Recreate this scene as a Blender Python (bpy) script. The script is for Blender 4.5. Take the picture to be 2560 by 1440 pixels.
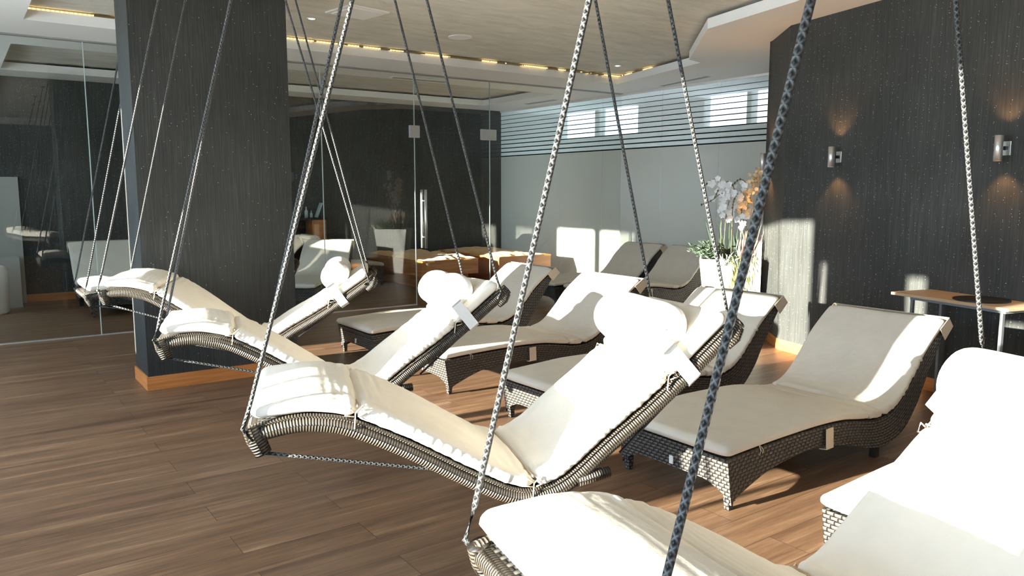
import bpy, math, random
from mathutils import Vector, Matrix, Euler, noise
from mathutils.geometry import tessellate_polygon
S = bpy.context.scene
COL = S.collection
R = math.radians
pi = math.pi
for o in list(bpy.data.objects):
    bpy.data.objects.remove(o, do_unlink=True)
random.seed(7)

# ------------------------------------------------------------------ camera
cd = bpy.data.cameras.new('camera'); cam = bpy.data.objects.new('camera', cd); COL.objects.link(cam)
TH, PITCH = R(54.35), math.atan((720 - 476) / 1940)
fwd = Vector((math.cos(TH) * math.cos(PITCH), math.sin(TH) * math.cos(PITCH), -math.sin(PITCH)))
cam.location = (0, 0, 1.45)
cam.rotation_euler = fwd.to_track_quat('-Z', 'Y').to_euler()
cd.sensor_width = 36; cd.lens = 36 * 1940 / 2560; cd.clip_start = 0.05; cd.clip_end = 200
S.camera = cam

# ------------------------------------------------------------------ light
w = bpy.data.worlds.new('world'); S.world = w; w.use_nodes = True
bg = w.node_tree.nodes['Background']
bg.inputs['Color'].default_value = (0.71, 0.87, 1.10, 1); bg.inputs['Strength'].default_value = 12.5
sl = bpy.data.lights.new('sun', 'SUN'); sun = bpy.data.objects.new('sun', sl); COL.objects.link(sun)
sl.energy = 52.0; sl.color = (1.0, 0.93, 0.84); sl.angle = R(0.6)
SD = Vector((math.cos(R(-5)), math.sin(R(-5)), -0.176))
sun.rotation_euler = SD.to_track_quat('-Z', 'Y').to_euler(); sun.location = (-6, 4, 4)
S.view_settings.view_transform = 'Standard'; S.view_settings.look = 'None'
S.view_settings.gamma = 1; S.view_settings.use_curve_mapping = False
S.view_settings.exposure = 0.0
def portal(name, y0, y1, z0, z1, x=-1.52):
    l = bpy.data.lights.new(name, 'AREA'); l.shape = 'RECTANGLE'; l.size = z1 - z0; l.size_y = y1 - y0
    l.cycles.is_portal = True
    o = bpy.data.objects.new(name, l); COL.objects.link(o)
    o.location = (x, (y0 + y1) / 2, (z0 + z1) / 2); o.rotation_euler = (0, R(-90), 0)

# ------------------------------------------------------------------ materials
def mat(name, col=(.8, .8, .8), rough=.5, metal=0., spec=.5, **kw):
    m = bpy.data.materials.new(name); m.use_nodes = True
    b = m.node_tree.nodes['Principled BSDF']
    b.inputs['Base Color'].default_value = (*col, 1); b.inputs['Roughness'].default_value = rough
    b.inputs['Metallic'].default_value = metal; b.inputs['Specular IOR Level'].default_value = spec
    for k, v in kw.items(): b.inputs[k].default_value = v
    return m
class NT:
    def __init__(s, m): s.t = m.node_tree; s.b = s.t.nodes.get('Principled BSDF')
    def n(s, typ, **kw):
        x = s.t.nodes.new(typ)
        for k, v in kw.items():
            if k in x.inputs.keys(): x.inputs[k].default_value = v
            else: setattr(x, k, v)
        return x
    def l(s, a, b): s.t.links.new(a, b)
    def math(s, op, a, b=None, c=None):
        x = s.t.nodes.new('ShaderNodeMath'); x.operation = op
        for i, v in enumerate((a, b, c)):
            if v is None: continue
            if hasattr(v, 'is_output'): s.l(v, x.inputs[i])
            else: x.inputs[i].default_value = v
        return x.outputs[0]
    def ramp(s, fac, stops, interp='LINEAR'):
        r = s.t.nodes.new('ShaderNodeValToRGB'); r.color_ramp.interpolation = interp
        e = r.color_ramp.elements
        while len(e) < len(stops): e.new(0.5)
        for el, (p, c) in zip(e, stops): el.position = p; el.color = (*c, 1) if len(c) == 3 else c
        s.l(fac, r.inputs[0]); return r.outputs['Color']
    def map(s, src, scale=(1, 1, 1), loc=(0, 0, 0)):
        x = s.t.nodes.new('ShaderNodeMapping'); x.inputs['Scale'].default_value = scale; x.inputs['Location'].default_value = loc
        s.l(src, x.inputs[0]); return x.outputs[0]
    def bump(s, h, strength=.5, dist=.01):
        x = s.n('ShaderNodeBump'); x.inputs['Strength'].default_value = strength; x.inputs['Distance'].default_value = dist
        s.l(h, x.inputs['Height']); s.l(x.outputs[0], s.b.inputs['Normal'])
    def coord(s, k='Object'): return s.t.nodes.new('ShaderNodeTexCoord').outputs[k]
    def pos(s): return s.t.nodes.new('ShaderNodeNewGeometry').outputs['Position']
    def mix(s, f, a, b, blend='MIX'):
        x = s.t.nodes.new('ShaderNodeMix'); x.data_type = 'RGBA'; x.blend_type = blend
        for i, v in ((0, f), (6, a), (7, b)):
            if hasattr(v, 'is_output'): s.l(v, x.inputs[i])
            else: x.inputs[i].default_value = v if i == 0 else (*v, 1)
        return x.outputs[2]

# floor: long wood planks along x
M = {}
m = M['floor'] = mat('floor_wood', rough=.42, spec=.35); t = NT(m)
P = t.pos()
br = t.n('ShaderNodeTexBrick'); br.offset = .37; br.squash = 1
for k, v in {'Scale': 1.0, 'Mortar Size': .0012, 'Mortar Smooth': .1, 'Brick Width': 1.35, 'Row Height': .19, 'Bias': 0.}.items(): br.inputs[k].default_value = v
br.inputs['Color1'].default_value = (0, 0, 0, 1); br.inputs['Color2'].default_value = (1, 1, 1, 1); br.inputs['Mortar'].default_value = (.5, .5, .5, 1)
t.l(P, br.inputs[0])
n1 = t.n('ShaderNodeTexNoise', Scale=1.0, Detail=6, Roughness=.62); 
off = t.n('ShaderNodeVectorMath'); off.operation = 'MULTIPLY_ADD'; t.l(br.outputs['Color'], off.inputs[0]); off.inputs[1].default_value = (7, 3, 5); t.l(t.map(P, (.9, 14, 1)), off.inputs[2])
t.l(off.outputs[0], n1.inputs[0])
n2 = t.n('ShaderNodeTexNoise', Scale=1.0, Detail=8, Roughness=.7); 
off2 = t.n('ShaderNodeVectorMath'); off2.operation = 'MULTIPLY_ADD'; t.l(br.outputs['Color'], off2.inputs[0]); off2.inputs[1].default_value = (3, 9, 2); t.l(t.map(P, (4.5, 75, 1)), off2.inputs[2])
t.l(off2.outputs[0], n2.inputs[0])
f = t.math('ADD', t.math('MULTIPLY', n1.outputs[0], .62), t.math('MULTIPLY', n2.outputs[0], .38))
c = t.ramp(f, [(.30, (.050, .026, .014)), (.43, (.125, .064, .034)), (.55, (.20, .112, .060)), (.68, (.39, .235, .135))])
bt = t.n('ShaderNodeSeparateColor'); t.l(br.outputs['Color'], bt.inputs[0])
c = t.mix(t.math('MULTIPLY', bt.outputs[0], .32), c, (.20, .115, .065))
c = t.mix(br.outputs['Fac'], c, (.03, .017, .010))
t.l(c, t.b.inputs['Base Color']); t.bump(f, .12, .004)

# dark textured wall plaster with glittering flecks
def dark_wall(name, col, ax=1, fleck=.985):
    m = mat(name, col, .62, spec=.35); t = NT(m); P = t.pos()
    n = t.n('ShaderNodeTexNoise', Scale=1., Detail=4, Roughness=.65); t.l(t.map(P, (95, 95, 3.2)), n.inputs[0])
    big = t.n('ShaderNodeTexNoise', Scale=1.3, Detail=3); t.l(P, big.inputs[0])
    f = t.math('ADD', t.math('MULTIPLY', n.outputs[0], .6), t.math('MULTIPLY', big.outputs[0], .4))
    c = t.ramp(f, [(.35, tuple(v * .55 for v in col)), (.55, col), (.72, tuple(v * 1.9 for v in col))])
    v = t.n('ShaderNodeTexVoronoi', Scale=75.); t.l(P, v.inputs[0])
    sc = t.n('ShaderNodeSeparateColor'); t.l(v.outputs['Color'], sc.inputs[0])
    k = t.math('MULTIPLY', t.math('LESS_THAN', v.outputs['Distance'], .15), t.math('GREATER_THAN', sc.outputs[0], fleck))
    c = t.mix(k, c, (.75, .74, .68)); t.l(c, t.b.inputs['Base Color'])
    t.bump(n.outputs[0], .55, .006); return m
M['wall'] = dark_wall('dark_wall_plaster', (.051, .052, .047), fleck=.80)
M['pillar'] = dark_wall('pillar_plaster', (.036, .037, .034), fleck=.95)
M['soffit'] = mat('white_ceiling_paint', (.88, .855, .81), .75)
m = M['ceil'] = mat('taupe_ceiling_plaster', (.30, .28, .24), .7); t = NT(m)
n = t.n('ShaderNodeTexNoise', Scale=1., Detail=8, Roughness=.7, Distortion=.6); t.l(t.map(t.pos(), (2.2, 7, 1)), n.inputs[0])
t.l(t.ramp(n.outputs[0], [(.32, (.55, .515, .44)), (.5, (.66, .62, .535)), (.68, (.76, .72, .62))]), t.b.inputs['Base Color']); t.bump(n.outputs[0], .2, .01)
m = M['base'] = mat('orange_oak_board', (.52, .21, .07), .4); t = NT(m)
n = t.n('ShaderNodeTexNoise', Scale=1., Detail=5); t.l(t.map(t.pos(), (3, 3, 60)), n.inputs[0])
t.l(t.ramp(n.outputs[0], [(.3, (.42, .145, .035)), (.7, (.60, .235, .07))]), t.b.inputs['Base Color'])
m = M['bedwood'] = mat('honey_wood', (.50, .19, .06), .35); t = NT(m)
n = t.n('ShaderNodeTexNoise', Scale=1., Detail=6, Distortion=.4); t.l(t.map(t.pos(), (2.5, 2.5, 34)), n.inputs[0])
t.l(t.ramp(n.outputs[0], [(.3, (.40, .13, .04)), (.7, (.60, .25, .09))]), t.b.inputs['Base Color'])
m = M['blanket'] = mat('amber_cloth', (.88, .44, .09), .8, **{'Sheen Weight': .3})
def cloth(name, col):
    m = mat(name, col, .85, spec=.2); t = NT(m)
    n = t.n('ShaderNodeTexNoise', Scale=9., Detail=4, Roughness=.55); t.l(t.coord('Object'), n.inputs[0])
    n2 = t.n('ShaderNodeTexNoise', Scale=420., Detail=1); t.l(t.coord('Object'), n2.inputs[0])
    t.bump(t.math('ADD', n.outputs[0], t.math('MULTIPLY', n2.outputs[0], .04)), .35, .012)
    t.l(t.ramp(n.outputs[0], [(.3, tuple(v * .94 for v in col)), (.7, col)]), t.b.inputs['Base Color']); return m
M['cream'] = cloth('cream_cotton', (.80, .73, .625))
M['pillow'] = cloth('white_cotton', (.80, .79, .76))
M['strap'] = mat('cream_strap', (.68, .58, .44), .8)
M['pipe'] = mat('tan_piping', (.45, .33, .21), .8)
# wicker from UVs in metres
def wicker(name, dark, light, pu, pv, rough=.38):
    m = mat(name, light, rough, spec=.5); t = NT(m)
    uv = t.n('ShaderNodeUVMap'); sx = t.n('ShaderNodeSeparateXYZ'); t.l(uv.outputs[0], sx.inputs[0])
    U = t.math('DIVIDE', sx.outputs[0], pu); V = t.math('DIVIDE', sx.outputs[1], pv)
    row = t.math('MODULO', t.math('ABSOLUTE', t.math('FLOOR', V)), 2.)
    a = t.math('ABSOLUTE', t.math('SINE', t.math('MULTIPLY', t.math('ADD', U, t.math('MULTIPLY', row, .5)), pi)))
    b = t.math('ABSOLUTE', t.math('SINE', t.math('MULTIPLY', V, pi)))
    h = t.math('MULTIPLY', t.math('POWER', a, .6), t.math('POWER', b, .6))
    t.l(t.ramp(h, [(.25, dark), (.6, light)]), t.b.inputs['Base Color']); t.bump(h, 1., .006); return m
M['weave'] = wicker('charcoal_wicker', (.010, .009, .008), (.085, .078, .068), .032, .018)
M['railweave'] = wicker('bronze_rail_wicker', (.012, .009, .006), (.085, .068, .050), .009, .050, .30)
M['metal'] = mat('dark_steel', (.05, .05, .055), .35, .8)
M['chrome'] = mat('brushed_steel', (.78, .78, .76), .38, .85)
m = M['rope'] = mat('black_braided_rope', (.05, .05, .05), .5); t = NT(m)
uv = t.n('ShaderNodeUVMap'); sx = t.n('ShaderNodeSeparateXYZ'); t.l(uv.outputs[0], sx.inputs[0])
a1 = t.math('SINE', t.math('MULTIPLY', t.math('ADD', t.math('DIVIDE', sx.outputs[0], .017), t.math('MULTIPLY', sx.outputs[1], 3.)), 2 * pi))
a2 = t.math('SINE', t.math('MULTIPLY', t.math('SUBTRACT', t.math('DIVIDE', sx.outputs[0], .017), t.math('MULTIPLY', sx.outputs[1], 3.)), 2 * pi))
h = t.math('MAXIMUM', a1, a2)
t.l(t.ramp(h, [(.0, (.011, .011, .011)), (.85, (.070, .070, .068))]), t.b.inputs['Base Color']); t.bump(h, .8, .0018)
# clear pane: real fresnel reflection over straight-through transmission
def glass(name, tint=(.94, .965, .955), ior=1.55):
    m = bpy.data.materials.new(name); m.use_nodes = True; nt = m.node_tree; nt.nodes.clear(); t = NT(m)
    out = t.n('ShaderNodeOutputMaterial'); mx = t.n('ShaderNodeMixShader'); tr = t.n('ShaderNodeBsdfTransparent'); gl = t.n('ShaderNodeBsdfGlossy')
    tr.inputs[0].default_value = (*tint, 1); gl.inputs['Roughness'].default_value = .004
    fr = t.n('ShaderNodeFresnel'); gm = t.n('ShaderNodeNewGeometry')      # the same reflectance from either face
    t.l(t.math('ADD', ior, t.math('MULTIPLY', gm.outputs['Backfacing'], 1 / ior - ior)), fr.inputs[0])
    t.l(fr.outputs[0], mx.inputs[0]); t.l(tr.outputs[0], mx.inputs[1]); t.l(gl.outputs[0], mx.inputs[2]); t.l(mx.outputs[0], out.inputs[0]); return m
M['glass'] = glass('clear_glass')
M['edge'] = mat('glass_edge_seal', (.50, .58, .55), .3)
# frosted panes with opaque black stripes above 2.06 m
m = M['frost'] = bpy.data.materials.new('frosted_glass'); m.use_nodes = True; m.node_tree.nodes.clear(); t = NT(m)
out = t.n('ShaderNodeOutputMaterial'); sp = t.n('ShaderNodeSeparateXYZ'); t.l(t.pos(), sp.inputs[0])
Zc = sp.outputs[2]
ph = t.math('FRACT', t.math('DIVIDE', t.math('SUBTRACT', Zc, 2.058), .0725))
stripe_w = t.math('SUBTRACT', .24, t.math('MULTIPLY', t.math('SUBTRACT', Zc, 2.05), .20))
stripe = t.math('MULTIPLY', t.math('LESS_THAN', ph, stripe_w), t.math('GREATER_THAN', Zc, 2.055))
up = t.math('GREATER_THAN', Zc, 2.055)
dif = t.n('ShaderNodeBsdfDiffuse'); dif.inputs[0].default_value = (.66, .66, .60, 1)
trl = t.n('ShaderNodeBsdfTranslucent'); trl.inputs[0].default_value = (.64, .63, .57, 1)
tr = t.n('ShaderNodeBsdfTransparent'); tr.inputs[0].default_value = (.9, .93, .92, 1)
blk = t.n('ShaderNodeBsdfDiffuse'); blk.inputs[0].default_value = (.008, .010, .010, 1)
gl = t.n('ShaderNodeBsdfGlossy'); gl.inputs['Roughness'].default_value = .10
m1 = t.n('ShaderNodeMixShader'); m1.inputs[0].default_value = .35; t.l(dif.outputs[0], m1.inputs[1]); t.l(trl.outputs[0], m1.inputs[2])
m2 = t.n('ShaderNodeMixShader'); t.l(t.math('MULTIPLY', up, .45), m2.inputs[0]); t.l(m1.outputs[0], m2.inputs[1]); t.l(tr.outputs[0], m2.inputs[2])
m3 = t.n('ShaderNodeMixShader'); t.l(stripe, m3.inputs[0]); t.l(m2.outputs[0], m3.inputs[1]); t.l(blk.outputs[0], m3.inputs[2])
fr = t.n('ShaderNodeFresnel'); gm = t.n('ShaderNodeNewGeometry')
t.l(t.math('ADD', 1.45, t.math('MULTIPLY', gm.outputs['Backfacing'], 1 / 1.45 - 1.45)), fr.inputs[0])
m4 = t.n('ShaderNodeMixShader'); t.l(t.math('MULTIPLY', fr.outputs[0], .8), m4.inputs[0]); t.l(m3.outputs[0], m4.inputs[1]); t.l(gl.outputs[0], m4.inputs[2]); t.l(m4.outputs[0], out.inputs[0])
def emit(name, col, st):
    m = bpy.data.materials.new(name); m.use_nodes = True; m.node_tree.nodes.clear(); t = NT(m)
    o = t.n('ShaderNodeOutputMaterial'); e = t.n('ShaderNodeEmission'); e.inputs[0].default_value = (*col, 1); e.inputs[1].default_value = st
    t.l(e.outputs[0], o.inputs[0]); return m
m = M['led'] = emit('led_strip', (1, .72, .32), 2.); t = NT(m)
e = [x for x in m.node_tree.nodes if x.type == 'EMISSION'][0]
n = t.n('ShaderNodeTexNoise', Scale=1., Detail=3); t.l(t.map(t.pos(), (5, 5, 0)), n.inputs[0])
w_ = t.n('ShaderNodeTexWave', Scale=9.); w_.bands_direction = 'X'; t.l(t.pos(), w_.inputs[0])
h = t.math('MULTIPLY', t.math('GREATER_THAN', n.outputs[0], .47), t.math('ADD', .55, t.math('MULTIPLY', w_.outputs[0], .8)))
t.l(t.math('ADD', t.math('MULTIPLY', h, 1.6), .12), e.inputs[1])
M['lampglow'] = emit('lamp_glow', (1, .9, .72), 12.)
M['bulb'] = emit('warm_bulb', (1, .55, .22), 8.)
M['white'] = mat('white_glaze', (.78, .77, .74), .45)
M['vent'] = mat('vent_grey', (.33, .32, .30), .5)
M['legsteel'] = mat('grey_powder_steel', (.20, .21, .22), .5)
M['black'] = mat('matt_black', (.012, .012, .012), .5)
m = M['tabletop'] = mat('pale_oak', (.52, .36, .22), .45)
M['petal'] = mat('white_petal', (.88, .88, .86), .6)
M['gold'] = mat('golden_dried_flower', (.90, .66, .38), .7)
M['stem'] = mat('brown_green_stem', (.16, .13, .06), .6)
M['leafdark'] = mat('dark_leaf', (.028, .045, .026), .5)
M['fern'] = mat('fern_green', (.07, .105, .06), .6)
M['sage'] = mat('sage_leaf', (.36, .42, .33), .7)
M['trail'] = mat('yellow_green_strand', (.32, .33, .11), .6)
M['redgrass'] = mat('reddish_grass', (.17, .075, .06), .6)
M['straw'] = mat('straw_blade', (.55, .42, .24), .7)
M['clear'] = glass('clear_bottle_glass', (.85, .9, .9), 1.5)
M['bounce_ground'] = mat('pale_bounce_ground', (.82, .81, .78), .9)
M['pale'] = mat('pale_plaster', (.40, .39, .35), .8)

# ------------------------------------------------------------------ mesh helpers
class MB:
    def __init__(s): s.v = []; s.f = []; s.uv = []
    def add(s, vs, fs, uvs=None):
        b = len(s.v); s.v += [tuple(v) for v in vs]
        for i, f in enumerate(fs):
            s.f.append([b + k for k in f])
            s.uv.append(uvs[i] if uvs else [(vs[k][0] + vs[k][1], vs[k][2]) for k in f])
        return s
    def box(s, a, b, mtx=None):
        x0, y0, z0 = a; x1, y1, z1 = b
        vs = [Vector(p) for p in ((x0, y0, z0), (x1, y0, z0), (x1, y1, z0), (x0, y1, z0), (x0, y0, z1), (x1, y0, z1), (x1, y1, z1), (x0, y1, z1))]
        if mtx: vs = [mtx @ v for v in vs]
        return s.add(vs, [(0, 3, 2, 1), (4, 5, 6, 7), (0, 1, 5, 4), (1, 2, 6, 5), (2, 3, 7, 6), (3, 0, 4, 7)])
    def tube(s, pts, r, n=10, ry=None, upv=(0, 0, 1), caps=True, vmeter=False):
        pts = [Vector(p) for p in pts]; N = len(pts); rr = r if hasattr(r, '__len__') else [r] * N
        vs = []; L = 0; Ls = []
        up = Vector(upv)
        for i, p in enumerate(pts):
            d = (pts[min(i + 1, N - 1)] - pts[max(i - 1, 0)]).normalized()
            if i: L += (p - pts[i - 1]).length
            Ls.append(L)
            sd = d.cross(up)
            if sd.length < 1e-3: sd = d.cross(Vector((1, 0, 0.01)))
            sd.normalize(); u2 = sd.cross(d).normalized()
            for k in range(n):
                a = 2 * pi * k / n
                vs.append(p + sd * math.cos(a) * rr[i] + u2 * math.sin(a) * (ry if ry else rr[i]))
        fs = []; uvs = []
        for i in range(N - 1):
            for k in range(n):
                k2 = (k + 1) % n
                fs.append((i * n + k, i * n + k2, (i + 1) * n + k2, (i + 1) * n + k))
                sc = 2 * pi * rr[i] if vmeter else 1.
                uvs.append([(Ls[i], k / n * sc), (Ls[i], (k + 1) / n * sc), (Ls[i + 1], (k + 1) / n * sc), (Ls[i + 1], k / n * sc)])
        if caps:
            fs.append(tuple(range(n))[::-1]); uvs.append([(0, 0)] * n)
            fs.append(tuple((N - 1) * n + k for k in range(n))); uvs.append([(0, 0)] * n)
        return s.add(vs, fs, uvs)
    def cyl(s, c, r, z0, z1, n=24, r1=None):
        r1 = r if r1 is None else r1
        vs = [(c[0] + r * math.cos(2 * pi * k / n), c[1] + r * math.sin(2 * pi * k / n), z0) for k in range(n)] + \
             [(c[0] + r1 * math.cos(2 * pi * k / n), c[1] + r1 * math.sin(2 * pi * k / n), z1) for k in range(n)]
        fs = [tuple(range(n))[::-1], tuple(range(n, 2 * n))] + [(k, (k + 1) % n, n + (k + 1) % n, n + k) for k in range(n)]
        return s.add(vs, fs)
    def grid(s, P, closed_u=False, closed_v=False, UV=None):
        nu, nv = len(P), len(P[0]); vs = [p for row in P for p in row]; fs = []; uvs = []
        for i in range(nu if closed_u else nu - 1):
            for j in range(nv if closed_v else nv - 1):
                a, b, c_, d = (i, j), ((i + 1) % nu, j), ((i + 1) % nu, (j + 1) % nv), (i, (j + 1) % nv)
                fs.append(tuple(q[0] * nv + q[1] for q in (a, b, c_, d)))
                if UV: uvs.append([UV[q[0]][q[1]] for q in (a, b, c_, d)])
        return s.add(vs, fs, uvs if UV else None)
    def prism(s, poly, z0, z1):
        n = len(poly); vs = [(x, y, z0) for x, y in poly] + [(x, y, z1) for x, y in poly]
        return s.add(vs, [tuple(range(n))[::-1], tuple(range(n, 2 * n))] + [(k, (k + 1) % n, n + (k + 1) % n, n + k) for k in range(n)])
    def build(s, name, m, parent=None, smooth=False, bevel=0, sub=0):
        me = bpy.data.meshes.new(name); me.from_pydata(s.v, [], s.f); me.update()
        ul = me.uv_layers.new(name='UVMap'); i = 0
        for f in s.uv:
            for q in f: ul.data[i].uv = q; i += 1
        me.materials.append(M[m] if isinstance(m, str) else m)
        if smooth: me.shade_smooth()
        o = bpy.data.objects.new(name, me); COL.objects.link(o)
        if parent: o.parent = parent
        if bevel:
            b = o.modifiers.new('bevel', 'BEVEL'); b.width = bevel; b.segments = 2; b.limit_method = 'ANGLE'
        if sub:
            b = o.modifiers.new('sub', 'SUBSURF'); b.levels = b.render_levels = sub
        return o
def tag(o, label, cat, group=None):
    o['label'] = label; o['category'] = cat
    if group: o['group'] = group
    return o
def struct(o): o['kind'] = 'structure'; return o
def thing(name, label, cat, loc=(0, 0, 0), rz=0, group=None):
    o = bpy.data.objects.new(name, None); o.empty_display_size = .1; COL.objects.link(o)
    o.location = loc; o.rotation_euler = (0, 0, rz); return tag(o, label, cat, group)
def copy_tree(o, parent=None):
    c = o.copy(); COL.objects.link(c)
    if parent: c.parent = parent
    for ch in list(o.children): copy_tree(ch, c)
    return c
def crv(pts, n):
    """Catmull-Rom through 2-D or 3-D points, n samples even in arc length"""
    p = [Vector(q) for q in pts]; p = [p[0] * 2 - p[1]] + p + [p[-1] * 2 - p[-2]]; o = []
    for i in range(1, len(p) - 2):
        a, b, c, d = p[i - 1:i + 3]
        for k in range(24):
            t_ = k / 24
            o.append(.5 * ((2 * b) + (c - a) * t_ + (2 * a - 5 * b + 4 * c - d) * t_ ** 2 + (3 * b - a - 3 * c + d) * t_ ** 3))
    o.append(p[-2]); L = [0]
    for i in range(1, len(o)): L.append(L[-1] + (o[i] - o[i - 1]).length)
    r = []; j = 0
    for k in range(n):
        s_ = L[-1] * k / (n - 1)
        while j < len(L) - 2 and L[j + 1] < s_: j += 1
        f_ = (s_ - L[j]) / max(L[j + 1] - L[j], 1e-9); r.append(o[j].lerp(o[j + 1], min(max(f_, 0), 1)))
    return r, L[-1]

# ------------------------------------------------------------------ room
FW = 11.85; GY = 8.68; FX = 8.25; ZC = 2.88
W0, W1, W2 = (6.53, 4.80), (6.07, 4.28), (4.27, -3.0)
struct(MB().box((-1.5, -3.0, -.12), (9.75, 12.0, 0)).build('floor', 'floor'))
struct(MB().box((-40, -30, -.4), (-1.66, 40, -.16)).build('ground', 'bounce_ground'))  # unseen ground outside, made pale to bounce sun onto the ceiling
def sheet_with_holes(outer, holes, z0, z1):
    mb = MB(); polys = [outer] + holes
    tri = tessellate_polygon([[Vector((x, y, 0)) for x, y in pl] for pl in polys]); flat = [q for pl in polys for q in pl]
    for z in (z0, z1): mb.add([(x, y, z) for x, y in flat], [tuple(t_) if z == z1 else tuple(t_)[::-1] for t_ in tri])
    for pl in polys:
        n = len(pl); mb.add([(x, y, z0) for x, y in pl] + [(x, y, z1) for x, y in pl], [(k, (k + 1) % n, n + (k + 1) % n, n + k) for k in range(n)])
    return mb
H1 = [(.6, 7.9), (7.45, 7.93), (6.98, 6.08), (6.71, 6.01), (5.59, 4.8), (5.38, 3.88), (4.5, .2), (4.2, -2.2), (.6, -2.2)]
H2 = [(.58, 9.25), (7.45, 9.3), (7.45, 11.24), (.58, 11.24)]
struct(sheet_with_holes([(-1.5, -3), (9.6, -3), (9.6, 12), (-1.5, 12)], [H1, H2], ZC, 2.97).build('ceiling_border', 'soffit'))
struct(MB().box((-1.5, -3.0, 3.0), (9.75, 12.0, 3.12)).build('ceiling', 'ceil'))
struct(MB().box((-1.5, -3.1, 0), (9.75, -3.0, 3.0)).build('wall_back', 'wall'))
struct(MB().box((-1.5, FW, 0), (9.75, 12.0, 3.0)).build('wall_front', 'wall'))
struct(MB().prism([W2, (9.6, -3), (9.6, 4.85), (6.56, 4.85), W0, W1], 0, ZC).build('wall_right', 'wall'))
# unseen window wall on the left, openings shaped to cast the sun patches
WX0, WX1 = -1.66, -1.5
OPEN = [(-2.4, .62, .66, 1.82), (.98, 2.66, .66, 2.46), (2.66, 2.83, .66, 1.86), (3.42, 3.60, .66, 2.12), (3.64, 4.36, .66, 1.80), (4.40, 4.46, .66, 2.18), (4.56, 6.20, .66, 2.54), (6.68, 7.35, .66, 2.54), (9.18, 9.98, 1.66, 2.56), (10.12, 11.05, 1.66, 2.56)]
mb = MB(); y = -3.0
for (a, b, z0, z1) in OPEN:
    mb.box((WX0, y, -.16), (WX1, a, 3.12)); mb.box((WX0, a, -.16), (WX1, b, z0)); mb.box((WX0, a, z1), (WX1, b, 3.12)); y = b
mb.box((WX0, y, -.16), (WX1, 12.0, 3.12)); struct(mb.build('wall_left', 'pale'))
k = 0
for (a, b, z0, z1) in OPEN:
    if b - a < .1: continue
    k += 1; mb = MB(); t_ = .014
    for q in ((a, z0, b, z0 + t_), (a, z1 - t_, b, z1), (a, z0, a + t_, z1), (b - t_, z0, b, z1)):
        mb.box((-1.62, q[0], q[1]), (-1.57, q[2], q[3]))
    wn = struct(mb.build('window_%d' % k, 'metal'))
    MB().box((-1.60, a + t_, z0 + t_), (-1.594, b - t_, z1 - t_)).build('pane', M['glass'], wn)
    portal('daylight_%d' % k, a, b, z0, z1)
# room behind the frosted panes, high windows, lower openings added to backlight frost
mb = MB()
HO = [(7.0, 7.38), (7.46, 8.26), (9.7, 10.68), (10.8, 11.75)]; y = 4.8
for a, b in HO:
    mb.box((9.6, y, 0), (9.75, a, 3.0)); mb.box((9.6, a, 0), (9.75, b, .5)); mb.box((9.6, a, 1.9), (9.75, b, 2.42)); mb.box((9.6, a, 2.93), (9.75, b, 3.0)); y = b
mb.box((9.6, y, 0), (9.75, 12, 3.0)); struct(mb.build('wall_side', 'pale'))
# frosted glass wall
mb = MB(); JT = [4.86, 6.83, 7.86, 9.10, 10.14, FW]
root = struct(MB().box((FX - .02, 4.86, ZC - .03), (FX + .03, FW, ZC)).build('trim_1', 'soffit'))
k = 10
for a, b in zip(JT[:-1], JT[1:]):
    k += 1; struct(MB().box((FX, a + .003, 0), (FX + .012, b - .003, ZC - .03)).build('window_%d' % k, 'frost'))
# clear glass partition: panes, seals, door
XJ = [-1.5, 1.13, 3.52, 4.73, 5.86, FX - .003]
k = 20
for a, b in zip(XJ[:-1], XJ[1:]):
    k += 1
    if a == 4.73:
        struct(MB().box((a + .004, GY - .006, 2.19), (b - .004, GY + .006, ZC)).build('window_%d' % k, 'glass'))
    else: struct(MB().box((a + .004, GY - .006, .012), (b - .004, GY + .006, ZC)).build('window_%d' % k, 'glass'))
mb = MB()
for x in XJ[1:-1]:
    z1 = ZC if x in (1.13, 3.52) else ZC
    mb.box((x - .004, GY - .007, 0), (x + .004, GY + .007, z1))
struct(mb.build('trim_2', 'edge'))
struct(MB().box((-1.5, GY - .012, 0), (4.73, GY + .012, .012)).box((5.86, GY - .012, 0), (FX, GY + .012, .012)).build('trim_3', 'chrome'))
struct(MB().box((-1.5, GY - .035, ZC - .012), (FX, GY + .035, ZC)).build('trim_4', 'vent'))
door = struct(MB().box((4.742, GY - .006, .012), (5.848, GY + .006, 2.175)).build('door_1', 'glass'))
for s_ in (-1, 1):
    mb = MB().tube([(4.85, GY + s_ * .05, .72), (4.85, GY + s_ * .05, 1.46)], .017, 16)
    for z in (.86, 1.32): mb.tube([(4.85, GY + s_ * .006, z), (4.85, GY + s_ * .05, z)], .009, 10)
    mb.build('door_handle', 'chrome', door, True)
MB().box((4.66, GY - .018, 2.10), (4.80, GY + .018, 2.25)).build('hinge_plate', 'chrome', door, bevel=.003)
MB().box((5.72, GY - .018, 2.11), (5.96, GY + .018, 2.25)).build('hinge_plate', 'chrome', door, bevel=.003)
# baseboards
def board(name, poly, h=.10, th=.014):
    mb = MB()
    for (a, b) in zip(poly[:-1], poly[1:]):
        a, b = Vector(a), Vector(b); d = (b - a).normalized(); n_ = Vector((d.y, -d.x))
        mb.prism([tuple(a - d * th * .0), tuple(b), tuple(b + n_ * th), tuple(a + n_ * th)], 0, h)
    return struct(mb.build(name, 'base'))
board('baseboard_right', [(6.50, 4.77), W1, (4.27, -2.99)][::-1][::-1], th=-.014)
board('baseboard_front', [(-1.49, FW), (8.24, FW)])
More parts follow.
